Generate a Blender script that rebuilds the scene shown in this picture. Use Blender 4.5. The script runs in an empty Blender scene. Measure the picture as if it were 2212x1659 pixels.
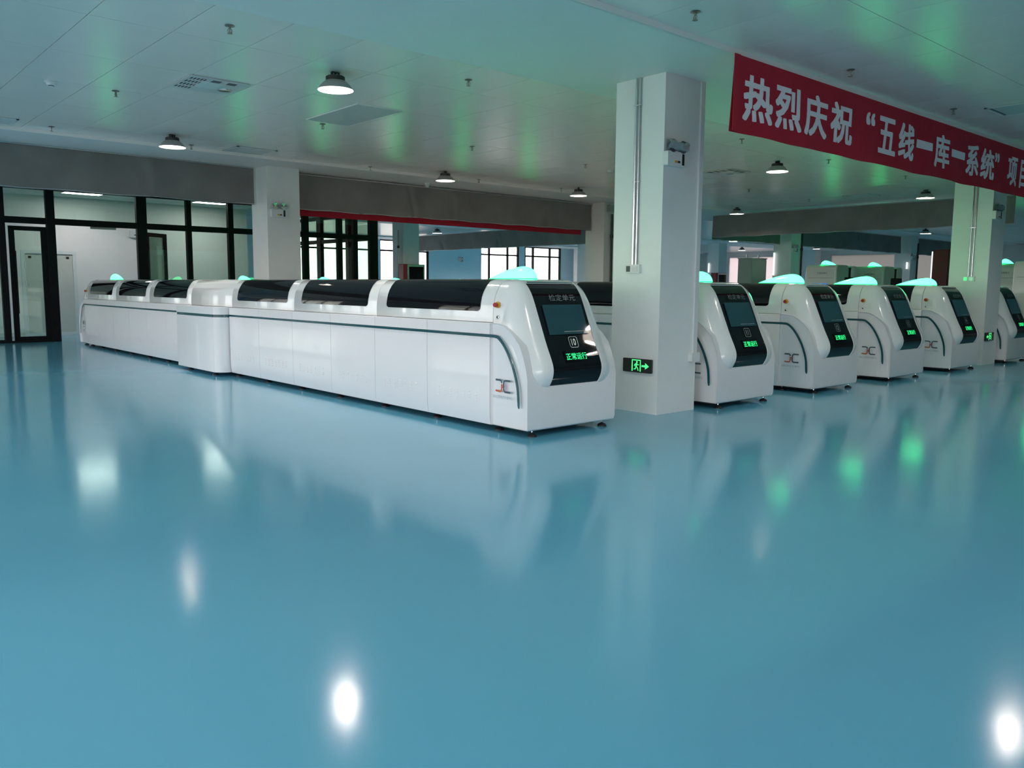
import bpy, math, random
from mathutils import Matrix, Vector
random.seed(7)
R = math.radians
scene = bpy.context.scene
COL = scene.collection

# ------------------------------------------------------------------ camera
cd = bpy.data.cameras.new('camera'); cam = bpy.data.objects.new('camera', cd); COL.objects.link(cam)
cd.sensor_fit = 'HORIZONTAL'; cd.sensor_width = 36.0
cd.lens = 1781.69 / 2212 * 36.0
cd.clip_start = 0.05; cd.clip_end = 400
YAW, PIT, ROL, CAMH = 0.845208691, 0.118073859, -0.00788667484, 1.55
fw = Vector((math.cos(YAW)*math.cos(PIT), math.sin(YAW)*math.cos(PIT), -math.sin(PIT)))
rt = Vector((math.sin(YAW), -math.cos(YAW), 0)); dn = fw.cross(rt)
r2 = math.cos(ROL)*rt + math.sin(ROL)*dn; d2 = -math.sin(ROL)*rt + math.cos(ROL)*dn
mw = Matrix.Identity(4)
for i in range(3):
    mw[i][0] = r2[i]; mw[i][1] = -d2[i]; mw[i][2] = -fw[i]
mw.translation = (0, 0, CAMH)
cam.matrix_world = mw
scene.camera = cam
def project(X, Y, Z):
    v = Vector((X, Y, Z-CAMH)); d = v.dot(fw)
    if d < .1: return None
    return (v.dot(r2)/d*1781.69+1106, v.dot(d2)/d*1781.69+829.5)

# ------------------------------------------------------------------ world and exposure
SKY = 6.3
w = bpy.data.worlds.new('overcast_sky'); scene.world = w; w.use_nodes = True
bg = w.node_tree.nodes['Background']; bg.inputs[0].default_value = (1.0, 0.905, 0.90, 1); bg.inputs[1].default_value = SKY
scene.view_settings.view_transform = 'Standard'; scene.view_settings.look = 'None'
scene.view_settings.exposure = 0.0; scene.view_settings.gamma = 1.0
scene.view_settings.use_curve_mapping = False
scene.cycles.use_denoising = True
scene.cycles.max_bounces = 10; scene.cycles.diffuse_bounces = 5; scene.cycles.glossy_bounces = 5
scene.cycles.transparent_max_bounces = 12
scene.cycles.sample_clamp_indirect = 6.0
scene.cycles.caustics_reflective = False; scene.cycles.caustics_refractive = False

# light portals for the daylight in the window openings of the side wall (sampling guides only)
WIN_LEFT = [(-8.5, -1.8), (-1.0, 7.2), (8.0, 16.2), (17.0, 23.8), (30.5, 38.5)]  # last bay is unseen, added to bring daylight to the far wall
WIN_REAR = [(-4.5, 3.4)]  # unseen rear window, added and sized to light the camera-facing sides
WZ0, WZ1 = .35, 3.95
for a, b in WIN_REAR:
    l = bpy.data.lights.new('window_portal', 'AREA'); l.shape = 'RECTANGLE'; l.size = b-a; l.size_y = WZ1-WZ0
    l.cycles.is_portal = True
    o = bpy.data.objects.new('window_portal', l); COL.objects.link(o)
    o.location = ((a+b)/2, -9.05, (WZ0+WZ1)/2); o.rotation_euler = (R(90), 0, 0)
for a, b in WIN_LEFT:
    l = bpy.data.lights.new('window_portal', 'AREA'); l.shape = 'RECTANGLE'; l.size = WZ1-WZ0; l.size_y = b-a
    l.cycles.is_portal = True
    o = bpy.data.objects.new('window_portal', l); COL.objects.link(o)
    o.location = (-6.05, (a+b)/2, (WZ0+WZ1)/2); o.rotation_euler = (0, R(-90), 0)

# ------------------------------------------------------------------ helpers
MATS = {}
def mat(name, col, rough=.5, metal=0., spec=.5, coat=0., emit=None, es=0., var=0., vscale=6., bump=0., bscale=200., coat_rough=.05):
    m = bpy.data.materials.new(name); m.use_nodes = True; MATS[name] = m
    nt = m.node_tree; b = nt.nodes['Principled BSDF']
    b.inputs['Base Color'].default_value = (*col, 1); b.inputs['Roughness'].default_value = rough
    b.inputs['Metallic'].default_value = metal; b.inputs['Specular IOR Level'].default_value = spec
    b.inputs['Coat Weight'].default_value = coat; b.inputs['Coat Roughness'].default_value = coat_rough
    if emit:
        b.inputs['Emission Color'].default_value = (*emit, 1); b.inputs['Emission Strength'].default_value = es
    if var or bump:
        tc = nt.nodes.new('ShaderNodeTexCoord')
    if var:
        n = nt.nodes.new('ShaderNodeTexNoise'); n.inputs['Scale'].default_value = vscale; n.inputs['Detail'].default_value = 4
        nt.links.new(tc.outputs['Object'], n.inputs['Vector'])
        r = nt.nodes.new('ShaderNodeValToRGB')
        r.color_ramp.elements[0].position = .3; r.color_ramp.elements[1].position = .7
        r.color_ramp.elements[0].color = (*[c*(1-var) for c in col], 1)
        r.color_ramp.elements[1].color = (*[min(1, c*(1+var)) for c in col], 1)
        nt.links.new(n.outputs['Fac'], r.inputs['Fac']); nt.links.new(r.outputs['Color'], b.inputs['Base Color'])
    if bump:
        n2 = nt.nodes.new('ShaderNodeTexNoise'); n2.inputs['Scale'].default_value = bscale; n2.inputs['Detail'].default_value = 2
        nt.links.new(tc.outputs['Object'], n2.inputs['Vector'])
        bp = nt.nodes.new('ShaderNodeBump'); bp.inputs['Strength'].default_value = bump; bp.inputs['Distance'].default_value = .002
        nt.links.new(n2.outputs['Fac'], bp.inputs['Height']); nt.links.new(bp.outputs['Normal'], b.inputs['Normal'])
    return m

def glass_mat(name, tint, refl=.5, rough=.0):
    m = bpy.data.materials.new(name); m.use_nodes = True; MATS[name] = m
    nt = m.node_tree; nt.nodes.clear()
    out = nt.nodes.new('ShaderNodeOutputMaterial'); mix = nt.nodes.new('ShaderNodeMixShader')
    tr = nt.nodes.new('ShaderNodeBsdfTransparent'); tr.inputs[0].default_value = (*tint, 1)
    gl = nt.nodes.new('ShaderNodeBsdfGlossy'); gl.inputs['Roughness'].default_value = rough; gl.inputs[0].default_value = (.95, 1, .97, 1)
    fr = nt.nodes.new('ShaderNodeFresnel'); fr.inputs[0].default_value = 1.5
    mt = nt.nodes.new('ShaderNodeMath'); mt.operation = 'MULTIPLY'; mt.inputs[1].default_value = refl
    nt.links.new(fr.outputs[0], mt.inputs[0]); nt.links.new(mt.outputs[0], mix.inputs[0])
    nt.links.new(tr.outputs[0], mix.inputs[1]); nt.links.new(gl.outputs[0], mix.inputs[2]); nt.links.new(mix.outputs[0], out.inputs[0])
    return m

mat('wall', (.84, .81, .79), .6, var=.015, vscale=2)
mat('wall_lit_blue', (.70, .90, 1.0), .6, var=.015, vscale=2)  # bluish light on the far wall, put into its colour
mat('column', (.82, .82, .81), .55, var=.02, vscale=3)
mat('soffit', (.93, .87, .85), .5, var=.01, vscale=2)
mat('ceil_panel', (.99, .88, .83), .25, spec=.6, var=.02, vscale=1.5, bump=.05, bscale=1.2)
mat('ceil_back', (.16, .17, .17), .8)
mat('perforated', (.64, .63, .62), .45, var=.05, vscale=60)
mat('mwhite', (.86, .86, .86), .18, spec=.5, coat=.6, var=.008, vscale=2)
mat('mwhite_low', (.85, .83, .85), .28, spec=.5, coat=.3, var=.008, vscale=2)
mat('mblack', (.006, .007, .010), .03, spec=.35, coat=0, var=.02)
mat('mglass', (.004, .004, .006), .03, spec=.3, coat=0, var=.02)
mat('stripe', (.002, .070, .088), .15, spec=.6, var=.03)
mat('silver', (.6, .6, .6), .25, metal=.9, var=.03)
mat('chrome', (.75, .76, .77), .15, metal=1., var=.02)
mat('rubber', (.012, .012, .013), .5, var=.1)
mat('plinth', (.03, .03, .033), .6, var=.1)
mat('lampgreen', (.2, .9, .5), .2, emit=(.035, 1., .26), es=10, var=.02)
mat('lampbase', (.1, .5, .2), .3, emit=(.0, 1., .15), es=2, var=.02)
mat('ledgreen', (.0, .4, .1), .4, emit=(.03, 1., .25), es=1.8, var=.02)
mat('letter', (.45, .46, .47), .35, metal=.5, var=.02)
mat('badge', (.5, .51, .52), .3, metal=.6, var=.02)
mat('red_btn', (.45, .015, .02), .3, var=.05)
mat('yellow', (.70, .38, .02), .35, var=.05)
mat('grey_dark', (.07, .09, .11), .4, var=.05)
mat('logo_dark', (.07, .10, .13), .5, var=.03)
mat('logo_orange', (.60, .13, .04), .5, var=.03)
mat('logo_pink', (.55, .03, .12), .5, var=.03)
mat('logo_text', (.30, .36, .42), .5, var=.05)
mat('emblem', (.03, .13, .13), .5, var=.05)
mat('dark_frame', (.010, .0095, .011), .5, spec=.12, var=.1)
mat('curtain', (.205, .192, .185), .75, var=.12, vscale=1.5)
mat('rail', (.45, .46, .47), .35, metal=.8, var=.05)
mat('banner', (.52, .008, .03), .7, var=.06, vscale=3)
mat('banner_text', (1.0, .86, .90), .7, var=.02)
mat('lamp_black', (.01, .01, .011), .4, var=.1)
mat('lamp_shade', (.33, .34, .34), .4, var=.03)
mat('lamp_in', (.85, .85, .85), .35, emit=(1, .98, .95), es=.35, var=.01)
mat('lamp_led', (.9, .9, .9), .4, emit=(1, .88, .76), es=265, var=.01)
mat('room_panel', (.9, .9, .9), .4, emit=(1, 1, 1), es=22, var=.01)
mat('white_glow', (.9, .9, .9), .4, emit=(.95, 1, .97), es=1.0, var=.01)
mat('plastic_white', (.74, .75, .75), .35, var=.02)
mat('brass', (.30, .28, .24), .35, metal=.9, var=.1)
mat('slot', (.01, .01, .01), .7, var=.1)
mat('mesh_dark', (.09, .10, .10), .6, var=.1)
mat('sign_body', (.02, .022, .02), .35, var=.1)
mat('sign_green', (.05, .5, .15), .4, emit=(.08, 1., .25), es=1.1, var=.02)
mat('door_cream', (.62, .62, .57), .45, var=.02)
mat('kiosk_red', (.17, .014, .018), .4, var=.08)
mat('cab_beige', (.42, .43, .37), .4, var=.03)
mat('robot_body', (.60, .60, .54), .28, coat=.4, var=.02)
mat('screen_blue', (.02, .1, .3), .2, emit=(.05, .25, .9), es=.7, var=.3, vscale=3)
mat('ground', (.32, .31, .29), .9, var=.15, vscale=.3)
glass_mat('glass_green', (.84, .93, .88), .8)
glass_mat('glass_clear', (.94, .97, .96), .8)

def added_blind_mat(name, col):
    m = bpy.data.materials.new(name); m.use_nodes = True; MATS[name] = m
    nt = m.node_tree; b = nt.nodes['Principled BSDF']; out = nt.nodes['Material Output']
    b.inputs['Base Color'].default_value = (*col, 1); b.inputs['Roughness'].default_value = .8
    t = nt.nodes.new('ShaderNodeBsdfTranslucent'); t.inputs[0].default_value = (*col, 1)
    n = nt.nodes.new('ShaderNodeTexNoise'); n.inputs['Scale'].default_value = 2.0
    mp = nt.nodes.new('ShaderNodeMapRange'); mp.inputs['To Min'].default_value = .88; mp.inputs['To Max'].default_value = .94
    x = nt.nodes.new('ShaderNodeMixShader')
    nt.links.new(n.outputs['Fac'], mp.inputs['Value']); nt.links.new(mp.outputs[0], x.inputs[0])
    nt.links.new(b.outputs[0], x.inputs[1]); nt.links.new(t.outputs[0], x.inputs[2]); nt.links.new(x.outputs[0], out.inputs['Surface'])
added_blind_mat('added_blind_white', (.52, .50, .51)); added_blind_mat('added_blind_grey', (.27, .28, .275))  # translucent sheets added so pale areas of the end wall look lit
def screen_material():
    m = mat('screen', (.010, .035, .045), .03, spec=.6, emit=(.035, .14, .17), es=.12)
    nt = m.node_tree; b = nt.nodes['Principled BSDF']
    tc = nt.nodes.new('ShaderNodeTexCoord'); br = nt.nodes.new('ShaderNodeTexBrick')
    br.inputs['Scale'].default_value = 1.0; br.inputs['Brick Width'].default_value = .36; br.inputs['Row Height'].default_value = .28
    br.inputs['Mortar Size'].default_value = .004; br.offset = 0
    br.inputs['Color1'].default_value = (.035, .14, .17, 1); br.inputs['Color2'].default_value = (.03, .12, .155, 1)
    br.inputs['Mortar'].default_value = (.07, .20, .23, 1)
    nt.links.new(tc.outputs['Generated'], br.inputs['Vector']); nt.links.new(br.outputs['Color'], b.inputs['Emission Color'])
screen_material()

def floor_material():
    m = mat('floor', (.085, .31, .42), .125, spec=.5)
    nt = m.node_tree; b = nt.nodes['Principled BSDF']
    tc = nt.nodes.new('ShaderNodeTexCoord')
    n = nt.nodes.new('ShaderNodeTexNoise'); n.inputs['Scale'].default_value = .35; n.inputs['Detail'].default_value = 5
    nt.links.new(tc.outputs['Object'], n.inputs['Vector'])
    r = nt.nodes.new('ShaderNodeValToRGB'); r.color_ramp.elements[0].position = .35; r.color_ramp.elements[1].position = .68
    r.color_ramp.elements[0].color = (.138, .455, .64, 1); r.color_ramp.elements[1].color = (.153, .485, .67, 1)
    nt.links.new(n.outputs['Fac'], r.inputs['Fac']); nt.links.new(r.outputs['Color'], b.inputs['Base Color'])
    n2 = nt.nodes.new('ShaderNodeTexNoise'); n2.inputs['Scale'].default_value = 1.1; n2.inputs['Detail'].default_value = 2
    n3 = nt.nodes.new('ShaderNodeTexNoise'); n3.inputs['Scale'].default_value = 160; n3.inputs['Detail'].default_value = 2
    b1 = nt.nodes.new('ShaderNodeBump'); b1.inputs['Strength'].default_value = .25; b1.inputs['Distance'].default_value = .006
    b2 = nt.nodes.new('ShaderNodeBump'); b2.inputs['Strength'].default_value = .10; b2.inputs['Distance'].default_value = .0006
    for k in (n2, n3): nt.links.new(tc.outputs['Object'], k.inputs['Vector'])
    nt.links.new(n2.outputs['Fac'], b1.inputs['Height']); nt.links.new(n3.outputs['Fac'], b2.inputs['Height'])
    nt.links.new(b1.outputs['Normal'], b2.inputs['Normal']); nt.links.new(b2.outputs['Normal'], b.inputs['Normal'])
floor_material()

class MB:
    def __init__(s): s.v = []; s.f = []
    def add(s, vs, fs):
        k = len(s.v); s.v += [tuple(v) for v in vs]; s.f += [tuple(i+k for i in f) for f in fs]; return s
    def box(s, x0, x1, y0, y1, z0, z1):
        vs = [(x, y, z) for z in (z0, z1) for y in (y0, y1) for x in (x0, x1)]
        return s.add(vs, [(0, 2, 3, 1), (4, 5, 7, 6), (0, 1, 5, 4), (2, 6, 7, 3), (0, 4, 6, 2), (1, 3, 7, 5)])
    def rbox(s, x0, x1, y0, y1, z0, z1, r, axis='z', n=5):
        """box with the four edges along one axis rounded"""
        (a0, a1), (b0, b1), (c0, c1) = {'z': ((x0, x1), (y0, y1), (z0, z1)), 'x': ((y0, y1), (z0, z1), (x0, x1)), 'y': ((z0, z1), (x0, x1), (y0, y1))}[axis]
        p = []
        for cx, cy, st in ((a1-r, b1-r, 0), (a0+r, b1-r, 90), (a0+r, b0+r, 180), (a1-r, b0+r, 270)):
            for i in range(n+1):
                t = R(st+90*i/n); p.append((cx+r*math.cos(t), cy+r*math.sin(t)))
        return s.prism(p, axis, c0, c1)
    def prism(s, poly, axis, c0, c1):
        f = {'z': lambda a, b, c: (a, b, c), 'x': lambda a, b, c: (c, a, b), 'y': lambda a, b, c: (b, c, a)}[axis]
        n = len(poly); vs = [f(a, b, c0) for a, b in poly] + [f(a, b, c1) for a, b in poly]
        fs = [(i, (i+1) % n, (i+1) % n+n, i+n) for i in range(n)] + [tuple(range(n-1, -1, -1)), tuple(range(n, 2*n))]
        area = sum(poly[i][0]*poly[(i+1) % n][1]-poly[(i+1) % n][0]*poly[i][1] for i in range(n))
        if area < 0: fs = [tuple(reversed(q)) for q in fs]
        return s.add(vs, fs)
    def grid(s, rows, close=False):
        n = len(rows[0]); vs = [p for r in rows for p in r]; fs = []
        for i in range(len(rows)-1):
            for j in range(n if close else n-1):
                k = (j+1) % n
                fs.append((i*n+j, i*n+k, (i+1)*n+k, (i+1)*n+j))
        return s.add(vs, fs)
    def lathe(s, prof, c=(0, 0, 0), n=20, axis='z', caps=True):
        rows = []
        for r, z in prof:
            row = []
            for i in range(n):
                t = 2*math.pi*i/n; a, b = r*math.cos(t), r*math.sin(t)
                p = {'z': (a, b, z), 'x': (z, a, b), 'y': (b, z, a)}[axis]
                row.append((p[0]+c[0], p[1]+c[1], p[2]+c[2]))
            rows.append(row)
        s.grid(rows, True)
        k = len(s.v)
        if not caps: return s
        if prof[0][0] > 1e-5: s.f.append(tuple(range(k-len(rows)*n, k-len(rows)*n+n))[::-1])
        if prof[-1][0] > 1e-5: s.f.append(tuple(range(k-n, k)))
        return s
    def tube(s, pts, r, n=8):
        pts = [Vector(p) for p in pts]; rows = []
        for i, p in enumerate(pts):
            d = (pts[min(i+1, len(pts)-1)]-pts[max(i-1, 0)]).normalized()
            a = d.orthogonal().normalized() if i == 0 else (a-d*a.dot(d)).normalized()
            b = d.cross(a)
            rows.append([tuple(p+a*r*math.cos(2*math.pi*k/n)+b*r*math.sin(2*math.pi*k/n)) for k in range(n)])
        s.grid(rows, True); k = len(s.v)
        s.f.append(tuple(range(k-len(rows)*n, k-len(rows)*n+n))[::-1]); s.f.append(tuple(range(k-n, k)))
        return s
    def flat(s, v2, fs, o, ux, uy):
        o, ux, uy = Vector(o), Vector(ux), Vector(uy)
        return s.add([o+ux*a+uy*b for a, b in v2], fs)
    def strip(s, pts, wd, o, ux, uy, th=.0):
        """flat ribbon of width wd along a 2D path"""
        rows = []
        P = [Vector((a, b)) for a, b in pts]
        for i, p in enumerate(P):
            d = (P[min(i+1, len(P)-1)]-P[max(i-1, 0)]).normalized(); nn = Vector((-d.y, d.x))*wd/2
            rows.append((p-nn, p+nn))
        v2 = [tuple(q) for r in rows for q in r]
        return s.flat(v2, [(2*i, 2*i+1, 2*i+3, 2*i+2) for i in range(len(P)-1)], o, ux, uy)
    def mirror_y(s, L):
        s.v = [(x, L-y, z) for x, y, z in s.v]; s.f = [tuple(reversed(f)) for f in s.f]; return s
    def shift(s, dx, dy, dz): s.v = [(x+dx, y+dy, z+dz) for x, y, z in s.v]; return s
    def mesh(s, name, smooth=35):
        me = bpy.data.meshes.new(name); me.from_pydata(s.v, [], s.f); me.update()
        if smooth:
            me.shade_smooth(); me.set_sharp_from_angle(angle=R(smooth))
        return me

def obj(name, mb, m, parent=None, smooth=35, bevel=0, loc=None):
    me = mb if isinstance(mb, bpy.types.Mesh) else mb.mesh(name, smooth)
    if len(me.materials) == 0: me.materials.append(MATS[m])
    o = bpy.data.objects.new(name, me); COL.objects.link(o)
    if parent: o.parent = parent
    if loc: o.location = loc
    if bevel:
        b = o.modifiers.new('edge', 'BEVEL'); b.width = bevel; b.segments = 2; b.limit_method = 'ANGLE'; b.angle_limit = R(40)
    return o
def tag(o, label, cat, group=None):
    o['label'] = label; o['category'] = cat
    if group: o['group'] = group
    return o
def thing(name, label, cat, loc=(0, 0, 0), group=None, rz=0):
    o = bpy.data.objects.new(name, None); COL.objects.link(o); o.location = loc; o.rotation_euler = (0, 0, rz)
    o.empty_display_size = .1
    return tag(o, label, cat, group)
def struct(name, mb, m, parent=None, smooth=35):
    o = obj(name, mb, m, parent, smooth)
    if parent is None: o['kind'] = 'structure'
    return o
def copy_tree(o, parent=None):
    c = o.copy(); COL.objects.link(c)
    if parent: c.parent = parent
    for ch in list(o.children): copy_tree(ch, c)
    return c
_tc = {}
def text2d(body, bold=0.0):
    """glyph outlines as a flat triangulated 2D mesh, fitted to a unit box (0..1, 0..1)"""
    if (body, bold) in _tc: return _tc[(body, bold)]
    c = bpy.data.curves.new('glyphs', 'FONT'); c.body = body; c.resolution_u = 3; c.offset = bold
    o = bpy.data.objects.new('glyphs', c); COL.objects.link(o)
    dg = bpy.context.evaluated_depsgraph_get(); me = bpy.data.meshes.new_from_object(o.evaluated_get(dg))
    v = [(p.co.x, p.co.y) for p in me.vertices]; f = [tuple(p.vertices) for p in me.polygons]
    bpy.data.objects.remove(o); bpy.data.curves.remove(c); bpy.data.meshes.remove(me)
    x0 = min(a for a, b in v); x1 = max(a for a, b in v); y0 = min(b for a, b in v); y1 = max(b for a, b in v)
    v = [((a-x0)/(x1-x0), (b-y0)/(y1-y0)) for a, b in v]
    _tc[(body, bold)] = (v, f, (x1-x0)/(y1-y0)); return _tc[(body, bold)]
def put_text(mb, body, o, ux, uy, wd, ht, bold=0.0):
    v, f, _ = text2d(body, bold); return mb.flat([((a-.5)*wd, (b-.5)*ht) for a, b in v], f, o, ux, uy)
def catmull(P, n):
    out = []
    for i in range(len(P)-1):
        p0, p1, p2, p3 = P[max(i-1, 0)], P[i], P[i+1], P[min(i+2, len(P)-1)]
        for k in range(n):
            t = k/n
            out.append(tuple(.5*((2*b)+(-a+c)*t+(2*a-5*b+4*c-d)*t*t+(-a+3*b-3*c+d)*t**3) for a, b, c, d in zip(p0, p1, p2, p3)))
    out.append(tuple(P[-1])); return out

# ------------------------------------------------------------------ the setting
ZC, ZB = 4.10, 4.04          # ceiling panels, beam soffits
struct('floor', MB().box(-6.2, 52.2, -9.2, 40.2, -.12, 0), 'floor', smooth=0)
struct('ground', MB().box(-160, 200, -160, 200, -.5, -.4), 'ground', smooth=0)
struct('ceiling', MB().box(-6.2, 52.2, -9.2, 40.2, ZC+.03, ZC+.25), 'ceil_back', smooth=0)
ceil = bpy.data.objects['ceiling']

# ceiling panels: those near enough to tell apart are parts, the rest is one piece
PX, X0P = .795, 2.416
rowsY = [(-.83, .71), (.71, 2.25), (2.25, 3.79), (3.79, 5.33), (7.60, 8.88), (8.88, 10.43), (10.43, 11.98), (11.98, 13.53), (13.53, 15.08), (15.08, 15.95)]
pm = {}
cand = []; far = MB()
G = .004
for y0, y1 in rowsY:
    for k in range(-11, 62):
        x0 = X0P+k*PX
        pts = [project(x0+PX*a, y0+(y1-y0)*b, ZC) for a in (0, .5, 1) for b in (0, .5, 1)]
        vis = any(p and -10 < p[0] < 2222 and -10 < p[1] < 600 for p in pts)
        d = math.hypot(x0+PX/2, (y0+y1)/2)
        if vis and d < 26: cand.append((d, x0, y0, y1))
        else: far.box(x0+G, x0+PX-G, y0+G, y1-G, ZC, ZC+.02)
cand.sort()
for i, (d, x0, y0, y1) in enumerate(cand):
    if i < 290:
        key = round(y1-y0, 3)
        if key not in pm: pm[key] = MB().box(G, PX-G, G, y1-y0-G, 0, .02).mesh('ceiling_panel', 0)
        obj('ceiling_panel', pm[key], 'ceil_panel', ceil, loc=(x0, y0, ZC))
    else: far.box(x0+G, x0+PX-G, y0+G, y1-G, ZC, ZC+.02)
# bays beyond the second beam row and behind the camera
for y0, y1 in ((18.6, 26.3), (28.9, 37.0), (39.0, 40.0), (-9, -.83)):
    far.box(-6, 52, y0, y1, ZC, ZC+.02)
o = obj('ceiling_panel', far, 'ceil_panel', ceil, smooth=0); o['kind'] = 'stuff'
for y0, y1 in ((5.33, 7.60), (15.95, 18.6), (26.3, 28.9), (37.0, 39.0)):
    struct('ceiling_beam', MB().box(-6, 52, y0, y1, ZB, ZC+.05), 'soffit', smooth=0)
# thin cove strip along the near edge of the first beam
struct('trim_1', MB().box(-6, 52, 5.31, 5.335, ZB, ZC+.01), 'soffit', smooth=0)

# walls
def window_wall(name, fn, lo, hi, wins, wi):
    wl = MB()
    ys = [lo]+[v for ab in wins for v in ab]+[hi]
    for a, b in zip(ys[::2], ys[1::2]): fn(wl, a, b, -.1, 4.3, 0, .2)
    for a, b in wins: fn(wl, a, b, -.1, WZ0, 0, .2); fn(wl, a, b, WZ1, 4.3, 0, .2)
    struct(name, wl, 'wall', smooth=0)
    for i, (a, b) in enumerate(wins):
        f = MB(); n = max(2, round((b-a)/1.6))
        for k in range(n+1):
            y = a+(b-a)*k/n; fn(f, max(a, y-.03), min(b, y+.03), WZ0, WZ1, .06, .14)
        for z in (WZ0+.03, 3.1, WZ1-.03): fn(f, a, b, z-.03, z+.03, .06, .14)
        o = struct('window_%d' % (i+wi), f, 'dark_frame', smooth=0)
        p = MB(); fn(p, a, b, WZ0, WZ1, .095, .105); obj('window_pane', p, 'glass_clear', o, 0)
window_wall('wall_left', lambda m, a, b, z0, z1, d0, d1: m.box(-6-d1, -6-d0, a, b, z0, z1), -9.2, 40.2, WIN_LEFT, 1)
window_wall('wall_behind', lambda m, a, b, z0, z1, d0, d1: m.box(a, b, -9-d1, -9-d0, z0, z1), -6.2, 52.2, WIN_REAR, 10)
WIN_ADDED = [(18.2, 27.2), (31.2, 35.0)]  # guessed windows, added as a light source for the far end
wr = MB(); ys = [-9.0]+[v for ab in WIN_ADDED for v in ab]+[40.0]
for a, b in zip(ys[::2], ys[1::2]): wr.box(52, 52.2, a, b, -.1, 4.3)
for a, b in WIN_ADDED: wr.box(52, 52.2, a, b, -.1, .9).box(52, 52.2, a, b, 3.8, 4.3)
struct('wall_right', wr, 'wall', smooth=0)
for i, (a, b) in enumerate(WIN_ADDED):
    f = MB().box(52.02, 52.14, a, b, .9, .98).box(52.02, 52.14, a, b, 3.72, 3.8).box(52.02, 52.14, a, a+.08, .98, 3.72).box(52.02, 52.14, b-.08, b, .98, 3.72)
    o = struct('window_%d' % (i+30), f, 'plastic_white', smooth=0)
    obj('added_blind', MB().box(52.06, 52.07, a+.08, b-.08, .98, 3.72), 'added_blind_grey' if i == 0 else 'added_blind_white', o, 0)
# far wall with its windows
BW = [(-4.0, 4.0), (5.0, 11.0), (19.6, 25.05), (25.5, 28.85), (32.83, 36.0), (36.5, 39.8)]  # openings hidden behind the office are added to light the far end
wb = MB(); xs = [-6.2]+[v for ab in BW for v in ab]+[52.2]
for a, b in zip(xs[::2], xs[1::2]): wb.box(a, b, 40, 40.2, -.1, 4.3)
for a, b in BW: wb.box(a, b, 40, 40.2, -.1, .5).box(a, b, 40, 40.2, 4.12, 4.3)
struct('wall_back', wb, 'wall_lit_blue', smooth=0)
MULL = {0: [-4, -2, 0, 2, 4], 1: [5, 7, 9, 11], 2: [19.6, 20.9, 22.75, 24.0, 25.05], 3: [25.5, 27.2, 28.8], 4: [32.83, 33.54, 35.07, 35.97], 5: [36.55, 37.29, 38.82, 39.76]}
for i, (a, b) in enumerate(BW):
    f = MB()
    for x in MULL[i]: f.box(x-.05, x+.05, 40.02, 40.14, .5, 4.12)
    for z in (.55, 3.5, 4.08): f.box(a, b, 40.02, 40.14, z-.045, z+.045)
    o = struct('window_%d' % (i+20), f, 'dark_frame', smooth=0)
    obj('window_pane', MB().box(a, b, 40.07, 40.08, .5, 4.12), 'glass_clear', o, 0)

# columns on their grid
CXS = (7.93, 18.54, 29.15, 39.76, 50.4); CYS = (6.28, 16.83, 27.4, 38.0)
CW = .755
for cx in CXS:
    for cy in CYS:
        if (cx, cy) in ((7.93, 27.4), (7.93, 38.0), (29.15, 38.0), (29.15, 6.28), (39.76, 6.28), (50.4, 6.28)): continue
        struct('column', MB().box(cx, cx+CW, cy, cy+CW, 0, ZB+.01), 'column', smooth=0)

# smoke curtains hanging from the beams
def curtain(p0, p1, z0, z1, label, seed):
    (x0, y0), (x1, y1) = p0, p1
    L = math.hypot(x1-x0, y1-y0); dx, dy = (x1-x0)/L, (y1-y0)/L; nx, ny = -dy, dx
    rnd = random.Random(seed); ph = [(rnd.uniform(.4, 3.2), rnd.uniform(0, 6.3), rnd.uniform(.2, 1), rnd.uniform(-.8, .8)) for _ in range(7)]
    n = int(L/.05); m = 10
    cr = [(rnd.uniform(0, L), rnd.uniform(-.55, .55), rnd.uniform(.05, .16), rnd.uniform(-.05, .05), rnd.uniform(.2, 1.)) for _ in range(int(L*1.1))]
    def off(u, v):
        return sum(a*math.sin(k*u+p+s*v*2.2) for k, p, a, s in ph)*.014*(.35+.65*v)+sum(a*math.exp(-((u-u0-s_*v)/w_)**2)*(1-q+q*v) for u0, s_, w_, a, q in cr if abs(u-u0) < 1.2)
    root = thing('smoke_curtain', label, 'curtain', (0, 0, 0), 'grey smoke curtains')
    mb = MB(); th = .006
    OF = [[off(L*i/n, j/m) for i in range(n+1)] for j in range(m+1)]
    for sgn in (0, 1):
        rows = []
        for j in range(m+1):
            v = j/m; z = z1+(z0-z1)*v+.012*math.sin(3.1*L*v)
            rows.append([(x0+dx*L*i/n+nx*(OF[j][i]+sgn*th), y0+dy*L*i/n+ny*(OF[j][i]+sgn*th), z+.006*v*math.sin(1.7*i*.05+seed)) for i in range(n+1)])
        if sgn: rows = rows[::-1]
        mb.grid(rows)
    obj('fabric', mb, 'curtain', root, 60)
    r1 = MB().tube([(x0, y0, z1+.012), (x1, y1, z1+.012)], .018); obj('top_rail', r1, 'rail', root)
    pts = [(x0+dx*L*i/40+nx*off(L*i/40, 1), y0+dy*L*i/40+ny*off(L*i/40, 1), z0-.005+.010*math.sin(i*1.3+seed)) for i in range(41)]
    obj('bottom_bar', MB().tube(pts, .011, 6), 'rail', root)
    return root
curtain((-5.9, 17.3), (7.86, 17.3), 3.27, 4.02, 'grey smoke curtain hanging above the glass-walled office', 1)
curtain((8.72, 17.3), (18.46, 17.3), 3.24, 3.995, 'dark grey smoke curtain with red banner edge showing beneath it', 2)
curtain((24.7, 17.3), (29.1, 17.3), 3.24, 3.99, 'short dark smoke curtain ending at the column beside the beige cabinet', 3)
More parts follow.
